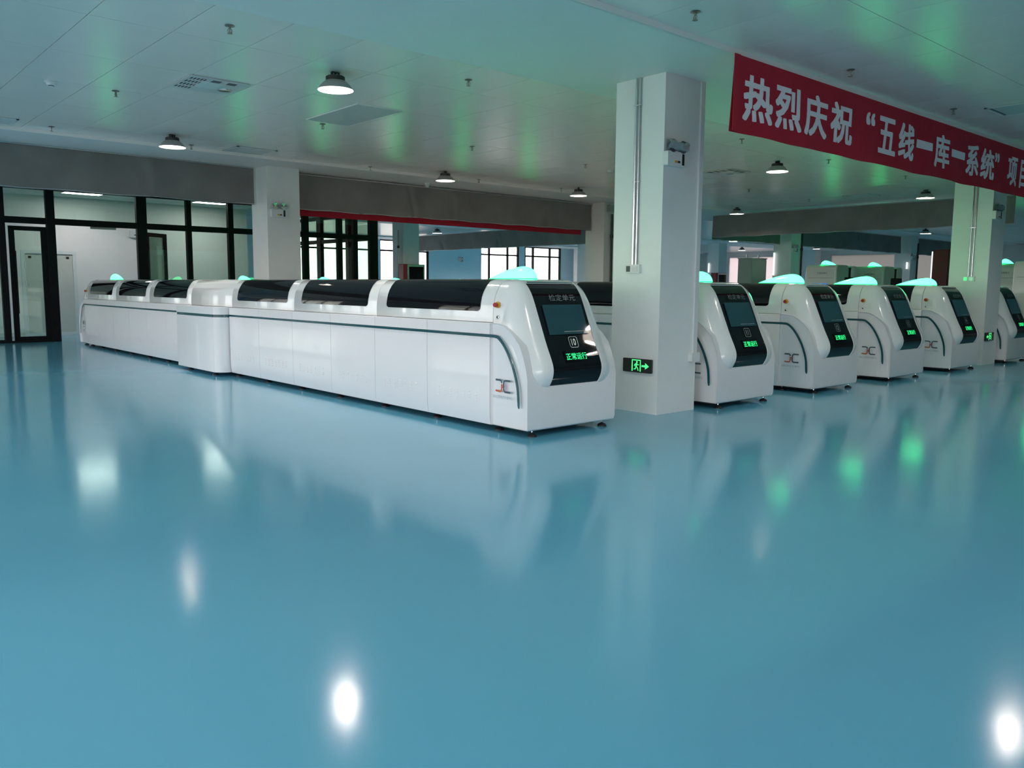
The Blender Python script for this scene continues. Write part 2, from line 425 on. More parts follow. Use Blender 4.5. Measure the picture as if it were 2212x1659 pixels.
curtain((29.98, 17.3), (39.7, 17.3), 3.24, 3.99, 'smoke curtain tinted green above the tall cream machines', 4)
curtain((40.6, 17.3), (50.2, 17.3), 3.24, 3.99, 'farthest smoke curtain behind the dark red cabinet', 5)
curtain((24.6, 7.8), (24.6, 17.25), 3.30, 4.03, 'long dark smoke curtain running away behind the row of machine lamps', 6)
curtain((24.6, 18.8), (24.6, 36.0), 3.28, 4.03, 'creased brownish smoke curtain running away towards the far windows', 8)

# ------------------------------------------------------------------ the testing machines
ML = 16.65; HW = .6725
RIM = [(.005, .60), (.03, .717), (.073, .831), (.127, .944), (.216, 1.032), (.306, 1.099), (.396, 1.142), (.49, 1.157)]
HOOD = [(.598, 1.165), (.598, 1.277), (.590, 1.357), (.574, 1.431), (.550, 1.487), (.510, 1.549), (.462, 1.597), (.41, 1.616), (.34, 1.625)]
HD = [(x, z-1.625) for x, z in HOOD]
PATHP = [(.632, 1.625), (.52, 1.624), (.44, 1.612), (.365, 1.570), (.300, 1.500), (.245, 1.405), (.138, 1.165), (.045, .955), (-.035, .795), (-.066, .705), (-.060, .625), (-.028, .555), (.010, .505), (.06, .47)]
PATHQ = [(.632, 1.15), (.58, 1.14), (.55, 1.12), (.51, 1.09), (.48, 1.06), (.44, 1.01), (.36, .90), (.29, .78), (.22, .66), (.18, .61), (.16, .57), (.14, .54), (.13, .50), (.12, .46)]
PP = catmull(PATHP, 5); PQ = catmull(PATHQ, 5); NS = len(PP)
WPAN = .368
def panel_s0():
    for i, (y, z) in enumerate(PP):
        if y < .40: return i
S0 = panel_s0()
def sec(i):
    P = Vector((0, *PP[i])); Q = Vector((0, *PQ[i])); d = (P-Q); L = d.length; return P, d/L, L
def head_shell():
    rows = []
    for i in range(NS):
        P, D, L = sec(i); frac = i/(NS-1)
        nar = max(0., min(1., (frac-.66)/.34)); bul = max(0., math.sin(math.pi*min(1., max(0., (frac-.22)/.62)))); wsc = 1+.23*bul-.42*nar**2.2
        dep = (L-.002)/.46
        half = []
        for x, d in HD:
            xx = WPAN+.035+(x-WPAN-.035)*wsc
            if x < .42: xx = x if i <= S0 else max(x, WPAN+.012) if x < WPAN else x
            half.append((xx, d*dep))
        dr = -.03 if i > S0 else 0.
        half = half[:-1]+[(WPAN+.004, 0.0), (WPAN, dr), (.18, dr), (0, dr)]
        row = [P+D*d+Vector((-x, 0, 0)) for x, d in half]+[P+D*d+Vector((x, 0, 0)) for x, d in half[-2::-1]]
        rows.append([tuple(p) for p in row])
    mb = MB().grid(rows); mb.f = [tuple(reversed(f)) for f in mb.f]
    return mb
def front_panel():
    rows = []; i1 = NS-8
    for i in range(S0, i1+1):
        P, D, L = sec(i); q = -.010
        rows.append([tuple(P+D*q+Vector((x, 0, 0))) for x in (-WPAN+.004, -.2, 0, .2, WPAN-.004)])
    # turned-in top and bottom edges
    P, D, L = sec(S0); rows.insert(0, [tuple(P+D*(-.03)+Vector((x, .004, 0))) for x in (-WPAN+.004, -.2, 0, .2, WPAN-.004)])
    P, D, L = sec(i1); rows.append([tuple(P+D*(-.05)+Vector((x, 0, -.01))) for x in (-WPAN+.004, -.2, 0, .2, WPAN-.004)])
    mb = MB().grid(rows); return mb
def head_base():
    poly = [(.594, .07), (.03, .07), (.012, .085), (.005, .12)]+RIM+[(.594, 1.160)]
    rows = []
    n = len(poly)
    mb = MB()
    rows = []
    for x, ins in ((-HW+.03, 1.), (-HW+.006, .35), (-HW, 0), (HW, 0), (HW-.006, .35), (HW-.03, 1.)):
        row = []
        for (y, z) in poly:
            k = .012*ins
            yy = y+(k if y < .5 else 0); zz = z-(k if z > .65 else 0)+(0)
            xx = x
            if z < .2 and abs(x) > .5: xx = x*(1-.022*((.2-z)/.13)**2)
            row.append((xx, yy, zz))
        rows.append(row)
    mb.grid(rows, True); k = len(mb.v)
    mb.f.append(tuple(range(n))[::-1]); mb.f.append(tuple(range(k-n, k)))
    mb.f = [tuple(reversed(f)) for f in mb.f]
    return mb
def side_profile(s):
    return [(s*(HW-.02), .07), (s*(HW-.012), .10), (s*(HW-.004), .16), (s*HW, .24), (s*HW, 1.145), (s*(HW-.006), 1.156), (s*(HW-.02), 1.160), (s*.58, 1.160), (s*.58, .07)]
def extrude_side(s, y0, y1):
    p = side_profile(s); rows = [[(x, y, z) for x, z in p] for y in (y0, y1)]
    mb = MB().grid(rows, True); n = len(p)
    mb.f += [tuple(range(n)), tuple(range(2*n-1, n-1, -1))]
    if s > 0: mb.f = [tuple(reversed(f)) for f in mb.f]
    return mb
def vent(yc, wd=.52, cols=7, z0=.30):
    mb = MB()
    for i in range(cols):
        for j in range(4):
            y = yc-wd/2+wd*(i+.5)/cols; z = z0+.03*j; x = -HW-.001
            mb.add([(x, y-.017, z), (x, y+.017, z), (x-.008, y+.013, z+.003), (x-.008, y-.013, z+.003), (x, y-.017, z+.014), (x, y+.017, z+.014)],
                   [(0, 3, 2, 1), (3, 4, 5, 2), (0, 4, 3), (1, 2, 5)])
    return mb
def hood(y0, y1):
    p = [(-x, z) for x, z in HOOD]+[(x, z) for x, z in HOOD[::-1]]
    rows = [[(x, y, z) for x, z in p] for y in (y0, y0+.006, y1-.006, y1)]
    for r, k in ((0, .992), (3, .992)):
        rows[r] = [(x*k, y, 1.165+(z-1.165)*k) for x, y, z in rows[r]]
    mb = MB().grid(rows, True); n = len(p); t = len(mb.v)
    mb.f += [tuple(range(n))[::-1], tuple(range(t-n, t))]
    mb.f = [tuple(reversed(f)) for f in mb.f]
    return mb
def hood_window(y0, y1, s=-1):
    prof = [(.598, 1.277), (.5975, 1.29), (.5965, 1.305), (.595, 1.32), (.590, 1.357), (.574, 1.431), (.550, 1.487), (.510, 1.549), (.462, 1.597), (.41, 1.616), (.37, 1.622)]
    rows = []
    for x, z in prof:
        r = .045; dz = z-1.277
        ins = r-math.sqrt(max(0, r*r-(r-dz)**2)) if dz < r else 0
        nx, nz = (1, .1) if z < 1.4 else (.75, .65) if z < 1.58 else (.1, 1)
        rows.append([(s*(x+nx*.004), y, z+nz*.004) for y in (y0+ins, y0+.07, y1-.07, y1-ins)])
    mb = MB().grid(rows)
    if s < 0: mb.f = [tuple(reversed(f)) for f in mb.f]
    return mb
def dome():
    rows = []; n = 22; LL = .79
    for i in range(n+1):
        t = i/n
        t = t*t*(1.35-.35*t) if t < .5 else t*t*(1.35-.35*t)
        if t < .24: h = math.sqrt(max(0, 1-(1-t/.24)**2))
        else: h = 1-((t-.24)/.76)**1.55
        h = max(h, .004)
        wv = .095*(h**.75)
        rows.append([(wv*math.cos(math.pi*k/14), .62+LL*t, .012+.135*h*math.sin(math.pi*k/14)) for k in range(15)])
    mb = MB().grid(rows); n = len(mb.v)
    return mb.shift(0, 0, 1.625)
def dome_base():
    rows = []
    pl = []
    for i in range(15):
        t = (i/14)**1.6
        h = math.sqrt(max(0, 1-(1-t/.24)**2)) if t < .24 else 1-((t-.24)/.76)**1.55
        pl.append((.095*max(h, .004)**.75+.004, .62+.79*t))
    poly = [(x, y) for x, y in pl]+[(-x, y) for x, y in pl[::-1]]
    return MB().prism(poly, 'z', 1.6255, 1.639)
def slope(x, s, lift=.002):
    """point on the straight part of the front panel: x across, s down the slope"""
    P = Vector((x, .23, 1.395)); t = Vector((0, -.398, -.918)); n = Vector((0, -.918, .398))
    return P+t*s+n*lift
UX, UY = (1, 0, 0), (0, .398, .918)
def rrect(wd, ht, r, n=5):
    p = []
    for cx, cy, st in ((wd/2-r, ht/2-r, 0), (-wd/2+r, ht/2-r, 90), (-wd/2+r, -ht/2+r, 180), (wd/2-r, -ht/2+r, 270)):
        for i in range(n+1):
            t = R(st+90*i/n); p.append((cx+r*math.cos(t), cy+r*math.sin(t)))
    return p
def badge_mesh(num):
    mb = MB(); p = rrect(.125, .118, .022); p.append(p[0])
    mb.strip(p, .006, slope(.024, .47), UX, UY)
    put_text(mb, num, slope(.024, .47), UX, UY, .066 if num != '11' else .05, .078, .02)
    return mb.mesh('number_badge', 0)

LOW = [.600, 1.735, 2.866, 3.985, 5.112, 6.245, 7.37]
LOWF = [ML-y for y in LOW][::-1]
UPS = [.637, 2.93, 5.19, 7.42, 9.25, 11.54, 13.78, ML-.637]
WINS = [(.85, 2.70), (3.14, 4.95), (5.39, 7.19), (9.46, 11.27), (11.755, 13.54), (14.04, 15.82)]

def make_machine(label):
    root = thing('testing_machine', label, 'machine')
    g = .003
    for far_end in (False, True):
        mv = (lambda mb: mb.mirror_y(ML)) if far_end else (lambda mb: mb)
        obj('head_base', mv(head_base()), 'mwhite_low', root, 32)
        obj('head_shell', mv(head_shell()), 'mwhite', root, 60)
        fp = obj('front_panel', mv(front_panel()), 'mblack', root, 60)
        sp = [(-.277, .042), (.307, .042), (.301, .378), (-.284, .378)]
        scr = MB().add([slope(x, s, .0012) for x, s in sp]+[slope(x, s, -.01) for x, s in sp], [(3, 2, 1, 0), (0, 1, 5, 4), (1, 2, 6, 5), (2, 3, 7, 6), (3, 0, 4, 7)])
        obj('touch_screen', mv(scr), 'screen', fp, 0)
        if not far_end:
            mb = MB(); put_text(mb, '检定单元', slope(.04, -.038, .003), UX, UY, .39, .072, -.012)
            obj('title_lettering', mb, 'letter', fp, 0)
            obj('number_badge', badge_mesh('10'), 'badge', fp)
            obj('status_display', MB().add([slope(x, s, .002) for x, s in ((-.165, .565), (.165, .565), (.165, .69), (-.165, .69))], [(3, 2, 1, 0)]), 'mglass', fp, 0)
            mb = MB(); put_text(mb, '正常运行', slope(.008, .63, .005), UX, UY, .31, .075, 0)
            obj('status_lettering', mb, 'ledgreen', fp, 0)
            dsh = MB().strip([(-.07, 0), (.26, 0)], .006, slope(0, .350, .005), UX, UY); obj('screen_toolbar', dsh, 'letter', fp, 0)
        # shoulder lip above the panel
        P, D, L = sec(S0); lip = MB().tube([tuple(P+D*.002+Vector((x, 0, 0))) for x in (-.34, -.1, .1, .34)], .010, 8)
        obj('panel_lip', mv(lip), 'silver', root)
        # emergency stop and key switch on the side
        def rod(prof, y, z): return mv(MB().lathe([(r, -h) for r, h in prof], (-.5965, y, z), 18, 'x'))
        es = obj('emergency_stop', rod([(.034, 0), (.034, .012), (.024, .014)], .556, 1.352), 'yellow', root)
        obj('button', rod([(.012, .012), (.012, .030), (.024, .032), (.026, .045), (.020, .056), (0, .058)], .556, 1.352), 'red_btn', es)
        ks = obj('key_switch', rod([(.019, 0), (.019, .010), (.014, .013), (0, .013)], .554, 1.222), 'chrome', root)
        obj('key_slot', rod([(.011, .0125), (.011, .0155), (0, .0155)], .554, 1.222), 'rubber', ks)
        sl = obj('signal_lamp', mv(dome()), 'lampgreen', root, 60)
        obj('lamp_rim', mv(dome_base()), 'lampbase', sl)
    # hoods with windows
    for k in range(7):
        a, b = UPS[k], UPS[k+1]
        h = obj('hood', hood(a+g, b-g), 'mwhite', root, 40)
        for y0, y1 in WINS:
            if a < y0 and y1 < b:
                for s in (-1, 1): obj('hood_window', hood_window(y0, y1, s), 'mglass', h, 60)
    # side panels with louvres
    segs = [(LOW[i], LOW[i+1]) for i in range(6)]+[(LOWF[i], LOWF[i+1]) for i in range(6)]
    for k, (a, b) in enumerate(segs):
        p = obj('side_panel', extrude_side(-1, a+g, b-g), 'mwhite_low', root, 35)
        v = obj('louvre_vent', vent((a+b)/2, .80 if k < 6 else .78), 'mwhite_low', p, 20); v['kind'] = 'stuff'
    obj('rear_side_panel', extrude_side(1, .60+g, ML-.6-g), 'mwhite_low', root, 35)
    # side cabinet standing proud in the middle
    a, b, xo = 7.40, 9.26, -HW-.21
    poly = []
    for cx, cy, st in ((xo+.18, a+.18, 180), (xo+.06, b-.06, 90)):
        n = 8; pts = [(cx+(.18 if st == 180 else .06)*math.cos(R(st+(90 if st == 180 else 90)*i/n)), cy+(.18 if st == 180 else .06)*math.sin(R(st+90*i/n))) for i in range(n+1)]
        poly += pts if st == 90 else pts
    arcA = [(xo+.20-.20*math.cos(R(90*i/8)), a+.20-.20*math.sin(R(90*i/8))) for i in range(9)]       # from outer face round to near side
    arcB = [(xo+.05-.05*math.sin(R(90*i/4)), b-.05+.05*math.cos(R(90*i/4))) for i in range(5)]
    outline = [(-.56, a)]+arcA[::-1]+arcB[::-1]+[(-.56, b)]
    def cab(z0, z1): return MB().prism(outline, 'z', z0, z1)
    cb = obj('side_cabinet', cab(.07, .995), 'mwhite_low', root, 30)
    obj('cabinet_cap', cab(1.04, 1.160), 'mwhite_low', cb, 30)
    ins = [(min(x+.008, -.56), y) for x, y in outline]
    obj('cabinet_stripe', MB().prism(ins, 'z', .995, 1.04), 'stripe', cb, 30)
    # stripes
    SP = [(.128, .295), (.136, .33), (.147, .472), (.175, .587), (.23, .725), (.303, .85), (.376, .941), (.45, 1.003), (.505, 1.022), (.60, 1.0255)]
    curve = catmull(SP, 3)
    def stripe(pts):
        mb = MB(); rows = []
        for i, (y, z) in enumerate(pts):
            y0, z0 = pts[max(i-1, 0)]; y1, z1 = pts[min(i+1, len(pts)-1)]
            L = math.hypot(y1-y0, z1-z0); ny, nz = -(z1-z0)/L, (y1-y0)/L
            wd = .017*(min(1, .15+i/4) if y < .2 else 1)
            rows.append([(-HW+.002, y-ny*wd, z-nz*wd), (-HW-.004, y-ny*wd*.85, z-nz*wd*.85), (-HW-.004, y+ny*wd*.85, z+nz*wd*.85), (-HW+.002, y+ny*wd, z+nz*wd)])
        mb.grid(rows); return mb
    obj('stripe', stripe(curve+[(y, 1.0255) for y in (1.735, 2.866, 3.985, 5.112, 6.245, 7.37)]), 'stripe', root, 40)
    obj('stripe', stripe(curve+[(y, 1.0255) for y in (1.735, 2.866, 3.985, 5.112, 6.245, 7.37)]).mirror_y(ML), 'stripe', root, 40)
    # company mark on the near end
    lg = MB(); O = (-HW-.0015, .381, .509); AX, AY = (0, -1, 0), (0, 0, 1)
    lg.strip([(-.118, .060), (-.045, .060), (-.026, .050), (-.020, .030)], .021, O, AX, AY)
    lg.strip([(.116, .060), (.035, .060), (.018, .050), (.012, .030), (.012, -.030), (.018, -.050), (.035, -.060), (.118, -.060)], .021, O, AX, AY)
    mk = obj('maker_mark', lg, 'logo_dark', root, 0)
    obj('mark_stroke', MB().strip([(-.020, .020), (-.020, -.034), (-.028, -.052), (-.045, -.060), (-.118, -.054)], .020, O, AX, AY), 'logo_orange', mk, 0)
    obj('mark_bolt', MB().strip([(.006, .016), (-.012, .002), (.004, -.002), (-.014, -.020)], .011, O, AX, AY), 'logo_pink', mk, 0)
    t = MB(); put_text(t, '国网江西电力计量中心', (-HW-.0015, .383, .390), AX, AY, .312, .030, -.005); obj('maker_lettering', t, 'logo_text', root, 0)
    # round emblem on the far end
    em = MB(); O = (-HW-.0015, ML-.42, .545); n = 24
    em.flat([(.045*math.cos(2*math.pi*i/n), .055*math.sin(2*math.pi*i/n)+.03) for i in range(n)], [tuple(range(n))], O, AX, AY)
    em.strip([(-.045, -.06), (-.01, -.085), (.045, -.045)], .016, O, AX, AY)
    put_text(em, '国家电网', (-HW-.0015, ML-.42, .39), AX, AY, .13, .032, .01); put_text(em, 'STATE GRID', (-HW-.0015, ML-.42, .35), AX, AY, .13, .02)
    obj('round_emblem', em, 'emblem', root, 0)
    # underframe and levelling feet
    obj('underframe', MB().box(-.52, .52, .16, ML-.16, .035, .10), 'plinth', root, 0)
    fm = MB().lathe([(.052, 0), (.052, .012), (.035, .030), (.012, .036), (.012, .045)], n=16).mesh('foot', 40)
    sm = MB().lathe([(.009, .04), (.009, .09)], n=8).mesh('foot_stem', 40)
    fy = [.075, .60]+[.60+1.127*k for k in range(1, 14)]+[ML-.60, ML-.075]
    for y in fy:
        for s in (-1, 1):
            if s > 0 and .2 < y < ML-.2: continue
            ft = obj('foot', fm, 'rubber', root, loc=(s*.535, y, 0)); obj('foot_stem', sm, 'chrome', ft)
    for y in (7.75, 8.9):
        ft = obj('foot', fm, 'rubber', root, loc=(-HW-.10, y, 0)); obj('foot_stem', sm, 'chrome', ft)
    return root

NUMS = ['10', '11', '12', '13', '14', '15']
MX = [5.623+HW, 8.89+HW, 11.334+HW, 13.828+HW, 16.40+HW, 19.36+HW]
MLAB = ['long white testing machine marked 10, nearest, whole teal-striped side in view',
        'white testing machine marked 11, partly hidden behind the nearest square column',
        'white testing machine marked 12, second to the right of the near column',
        'white testing machine marked 13, between machines 12 and 14',
        'white testing machine marked 14, directly before the far green-lit column',
        'white testing machine beyond the far green-lit column, cut by the picture edge']
m0 = make_machine(MLAB[0]); m0['group'] = 'white testing machines in a row'
m0.location = (MX[0], 6.10, 0)
for k in range(1, 6):
    c = copy_tree(m0); c.location = (MX[k], 6.075, 0); c['label'] = MLAB[k]
    for ch in c.children_recursive:
        if ch.name.startswith('number_badge'):
            me = badge_mesh(NUMS[k]); me.materials.append(MATS['badge']); ch.data = me

# ------------------------------------------------------------------ ceiling lamps
def make_lamp():
    root = thing('high_bay_lamp', '', 'lamp')
    obj('mounting_bracket', MB().box(-.05, -.04, -.02, .02, -.055, 0).box(.04, .05, -.02, .02, -.055, 0).box(-.05, .05, -.02, .02, -.008, 0).box(-.012, .012, -.012, .012, -.06, 0), 'lamp_black', root, 0)
    obj('driver_housing', MB().lathe([(.04, -.045), (.105, -.05), (.115, -.058), (.115, -.105), (.10, -.11)], n=28), 'lamp_black', root, 40)
    obj('shade', MB().lathe([(.10, -.098), (.125, -.108), (.165, -.14), (.195, -.178), (.214, -.205), (.217, -.212), (.213, -.212)], n=32, caps=False), 'lamp_shade', root, 50)
    inn = MB().lathe([(.212, -.2115), (.192, -.178), (.162, -.142), (.122, -.112), (.115, -.109)], n=32, caps=False)
    inn.f = [tuple(reversed(f)) for f in inn.f]
    obj('reflector', inn, 'lamp_in', root, 50)
    led = MB().lathe([(0, -.114), (.118, -.114), (.118, -.110), (0, -.110)], n=28)
    obj('light_source', led, 'lamp_led', root, 40)
    return root
LAMPS = [(5.24, 9.17, ZC, 'large ceiling lamp nearest the camera, above the long machine'),
         (5.30, 14.87, ZC, 'ceiling lamp in front of the curtain over the glass office'),
         (11.43, 15.2, ZC, 'ceiling lamp above the red-edged curtain, between two columns'),
         (15.73, 15.2, ZC, 'ceiling lamp close to the left side of the near column'),
         (15.32, 9.24, ZC, 'ceiling lamp hanging just under the start of the red banner'),
         (22.36, 9.19, ZC, 'ceiling lamp beside the top of the far green-lit column'),
         (23.1, 15.3, ZC, 'small ceiling lamp above the long dark curtain, right of the near column'),
         (11.15, 3.15, ZC, 'ceiling lamp out of view, its glow on the floor at lower right'),
         (5.2, 3.15, ZC, 'ceiling lamp out of view, over the near floor'),  # out-of-view lamps from here down, added on the lamp grid for overhead light
         (-.8, 3.15, ZC, 'ceiling lamp out of view, over the floor left of the camera'),
         (-.8, 9.2, ZC, 'ceiling lamp out of view, left of the nearest lamp'),
         (-.8, 15.0, ZC, 'ceiling lamp out of view, over the floor before the office'),
         (17.1, 3.15, ZC, 'ceiling lamp out of view, over the floor at right'),
         (11.0, 9.2, ZC, 'ceiling lamp hidden behind the nearest column'),
         (30.2, 36.3, ZC, 'added far fill lamp over the floor before the blue-lit wall'),  # this and the next are added to brighten the back wall
         (32.2, 36.3, ZC, 'added far fill lamp nearest the blue-lit wall, behind the brownish curtain'),
         (17.4, 24.9, ZC, 'far ceiling lamp under the red strip, above the display kiosk'),
         (22.8, 24.9, ZC, 'far ceiling lamp at the end of the brownish curtain'),
         (22.4, 30.4, ZC, 'dark far ceiling lamp above the brownish curtain'),
         (33.0, 34.5, ZC, 'tiny far ceiling lamp before the bright windows'),
         (32.9, 14.9, ZC, 'far ceiling lamp over the second cream machine'),
         (36.5, 14.9, ZC, 'far ceiling lamp left of the green-lit column'),
         (44.6, 14.9, ZC, 'far ceiling lamp right of the green-lit column'),
         (36.6, 24.4, ZC, 'far ceiling lamp above the beige cabinet'),
         (45.4, 29.6, ZC, 'smallest far ceiling lamp, seen against the pale wall'),
         (30.5, 24.5, ZC, 'far ceiling lamp behind the near column'),
         (47.0, 21.0, ZC, 'added far fill lamp hidden by the green-tinted curtain'),  # lamps from here down are added to brighten the far right walls
         (46.5, 25.2, ZC, 'added far fill lamp before the pale end wall, nearer one'),
         (47.5, 34.5, ZC, 'added far fill lamp before the pale end wall, farther one'),
         (48.0, 10.0, ZC, 'added far fill lamp hidden by the green-lit column'),
         (41.5, 21.0, ZC, 'added far fill lamp hidden behind the green-tinted curtain middle')]
lamp0 = None
for i, (x, y, z, lab) in enumerate(LAMPS):
    if lamp0 is None: l = lamp0 = make_lamp()
    else: l = copy_tree(lamp0)
    l.location = (x, y, z); l.rotation_euler = (0, 0, .3*i); l['label'] = lab; l['group'] = 'round high bay ceiling lamps'

# ------------------------------------------------------------------ the red banner
bn = thing('banner', 'long red cloth banner with white Chinese lettering under the ceiling', 'banner')
rows = []
n = 110
for j in range(9):
    v = j/8; row = []
    for i in range(n+1):
        u = i/n; x = 7.835+(18.6-7.835)*u
        if i == 0: x -= .05*v
        z = 4.035-.81*v+.006*math.sin(u*40)*v
        row.append((x, 5.285+.012*math.sin(u*31+1.3*v)*v+.008*math.sin(u*77)*v, z))
    rows.append(row)
mb = MB().grid(rows); k = len(mb.v)
mb.grid([[(x, y+.004, z) for x, y, z in r] for r in rows[::-1]])
obj('cloth', mb, 'banner', bn, 60)
obj('folded_hem', MB().box(7.80, 7.91, 5.262, 5.268, 3.235, 4.03), 'banner', bn, 0)
def banner_y(x, z):
    u = (x-7.835)/(18.6-7.835); v = (4.035-z)/.81
    return 5.285+.012*math.sin(u*31+1.3*v)*v+.008*math.sin(u*77)*v-.004
CH = [('热', 8.023, 8.607), ('烈', 8.651, 9.227), ('庆', 9.283, 9.862), ('祝', 9.936, 10.513), ('“', 10.858, 11.107), ('五', 11.201, 11.754), ('线', 11.835, 12.381),
      ('一', 12.449, 12.986), ('库', 13.057, 13.605), ('一', 13.675, 14.238), ('系', 14.308, 14.828), ('统', 14.917, 15.481), ('”', 15.50, 15.716), ('项', 16.132, 16.634), ('目', 16.80, 17.22)]
for c, a, b in CH:
    z0, z1 = {'一': (3.583, 3.700), '“': (3.695, 3.865), '”': (3.690, 3.845)}.get(c, (3.372, 3.868))
    v, f, _ = text2d(c); mb = MB(); e = .021 if c != '一' else .004
    for li, (ex, ez) in enumerate([(0, 0)]+[(e*max(-.8, min(.8, 1.2*math.cos(q*math.pi/8))), e*.7*max(-.8, min(.8, 1.2*math.sin(q*math.pi/8)))) for q in range(16)]):
        a2, b2, y0, y1 = a+e, b-e, z0+e*.7, z1-e*.7
        mb.add([(a2+(b2-a2)*p+ex, -.0001*li, y0+(y1-y0)*q+ez) for p, q in v], f)
    mb.v = [(x, banner_y(x, z)+y, z) for x, y, z in mb.v]
    obj('lettering', mb, 'banner_text', bn, 0)
rb = thing('banner', 'narrow red banner edge showing under the dark curtain', 'banner')
obj('cloth', MB().box(8.72, 18.5, 17.74, 17.745, 3.135, ZB), 'banner', rb, 0)
obj('folded_hem', MB().box(8.72, 18.5, 17.735, 17.75, 3.125, 3.14), 'banner', rb, 0)

# ------------------------------------------------------------------ ceiling fittings
def make_sprinkler():
    root = thing('sprinkler_head', '', 'sprinkler')
    obj('escutcheon', MB().lathe([(.0, 0), (.045, -.001), (.048, -.006), (.030, -.012), (.014, -.014), (0, -.014)], n=16), 'brass', root)
    obj('frame_arms', MB().lathe([(.012, -.012), (.012, -.03), (.006, -.034), (.006, -.075)], n=8).tube([(.012, 0, -.03), (.022, 0, -.045), (.018, 0, -.062), (.004, 0, -.075)], .004, 6).tube([(-.012, 0, -.03), (-.022, 0, -.045), (-.018, 0, -.062), (-.004, 0, -.075)], .004, 6), 'brass', root)
    obj('deflector', MB().lathe([(0, -.074), (.026, -.075), (.026, -.079), (0, -.079)], n=14), 'brass', root)
    return root
SPR = [(3.557, 8.28, 'sprinkler head nearest the upper left corner, beside the wide beam'), (3.579, 12.06, 'sprinkler head between the smoke detector and the service panel'),
       (3.573, 15.49, 'sprinkler head at far left, just above the pale beam'), (6.637, 8.345, 'sprinkler head close to the wide beam, right of the large lamp'),
       (6.724, 12.19, 'sprinkler head beside the grey perforated ceiling panel'), (5.934, 15.69, 'sprinkler head right next to the second ceiling lamp'),
       (9.83, 15.77, 'sprinkler head above the left end of the red-edged curtain'), (9.769, 12.17, 'sprinkler head amid the green reflections on the ceiling'),
       (12.89, 12.26, 'sprinkler head just left of the near column, high up'), (12.85, 15.75, 'sprinkler head right of the lamp above the red-edged curtain'),
       (15.5, 15.6, 'sprinkler head touching the lamp left of the near column'), (6.584, 4.893, 'sprinkler head at top of the picture, before the beam'),
       (9.598, 4.887, 'sprinkler head right above the middle of the red banner'), (12.695, 4.909, 'sprinkler head above the right half of the red banner'),
       (12.63, 8.321, 'sprinkler head below the left end of the red banner'), (15.869, 8.44, 'sprinkler head below the middle of the red banner'),
       (19.04, 12.27, 'sprinkler head over the long dark curtain, nearer one'), (22.38, 12.43, 'sprinkler head over the long dark curtain, farther one'), (19.3, 8.4, 'sprinkler head below the right part of the red banner')]
s0 = None
for i, (x, y, lab) in enumerate(SPR):
    if s0 is None: s = s0 = make_sprinkler()
    else: s = copy_tree(s0)
    s.location = (x, y, ZC-.001); s.rotation_euler = (0, 0, .7*i); s['label'] = lab; s['group'] = 'pendent sprinkler heads'
for i, (x, y, lab) in enumerate([(2.812, 12.09, 'round white smoke detector at left on the ceiling'), (13.93, 12.5, 'round white smoke detector close to the near column')]):
    d = thing('smoke_detector', lab, 'smoke detector', (x, y, ZC-.001), 'smoke detectors')
    obj('base', MB().lathe([(.075, 0), (.075, -.014), (.065, -.02)], n=24), 'plastic_white', d)
    obj('sensor_chamber', MB().lathe([(.060, -.02), (.052, -.045), (.030, -.052), (.03, -.062), (0, -.064)], n=24), 'plastic_white', d)
    obj('sensor_slot', MB().lathe([(.033, -.052), (.033, -.058)], n=24), 'slot', d)
cm = thing('dome_camera', 'small white dome camera under the beam above the dark curtain', 'camera', (12.08, 16.8, ZB))
obj('housing', MB().lathe([(.06, 0), (.06, -.05), (.05, -.06)], n=20), 'plastic_white', cm)
obj('dome', MB().lathe([(.05, -.06), (.048, -.085), (.035, -.11), (0, -.12)], n=20), 'plastic_white', cm)

def service_panel(x0, x1, y0, y1, lab):
    z = ZC-.004; d = thing('service_panel', lab, 'ceiling panel', ((x0+x1)/2, (y0+y1)/2, z), 'ceiling service panels')
    a, b = (x1-x0)/2, (y1-y0)/2
    obj('plate', MB().rbox(-a, a, -b, b, -.014, 0, .02), 'perforated', d)
    obj('raised_tray', MB().rbox(-a*.42, a*.28, -b*.55, b*.30, -.022, -.014, .02), 'plastic_white', d)
    sm = MB().box(-.009, .009, -.045, .045, -.002, 0).mesh('vent_slot', 0)
    for i in range(5):
        for j in range(4): obj('vent_slot', sm, 'slot', d, loc=(-a*.86+i*.042, -b*.72+j*b*.46, -.014))
    for k in range(2): obj('mesh_grille', MB().box(-.055, .055, -.05, .05, -.004, 0), 'mesh_dark', d, 0, loc=(-.02+.2*k, -b*.74, -.014))
    obj('speaker_ring', MB().lathe([(.0, -.006), (.09, -.006), (.10, 0)], n=24), 'chrome', d, loc=(a*.62, b*.22, -.014))
service_panel(3.98, 4.748, 10.47, 11.235, 'ceiling service panel with black slots and green glint at left')
service_panel(15.5, 16.27, 10.45, 11.2, 'ceiling service panel right of the near column under the banner')
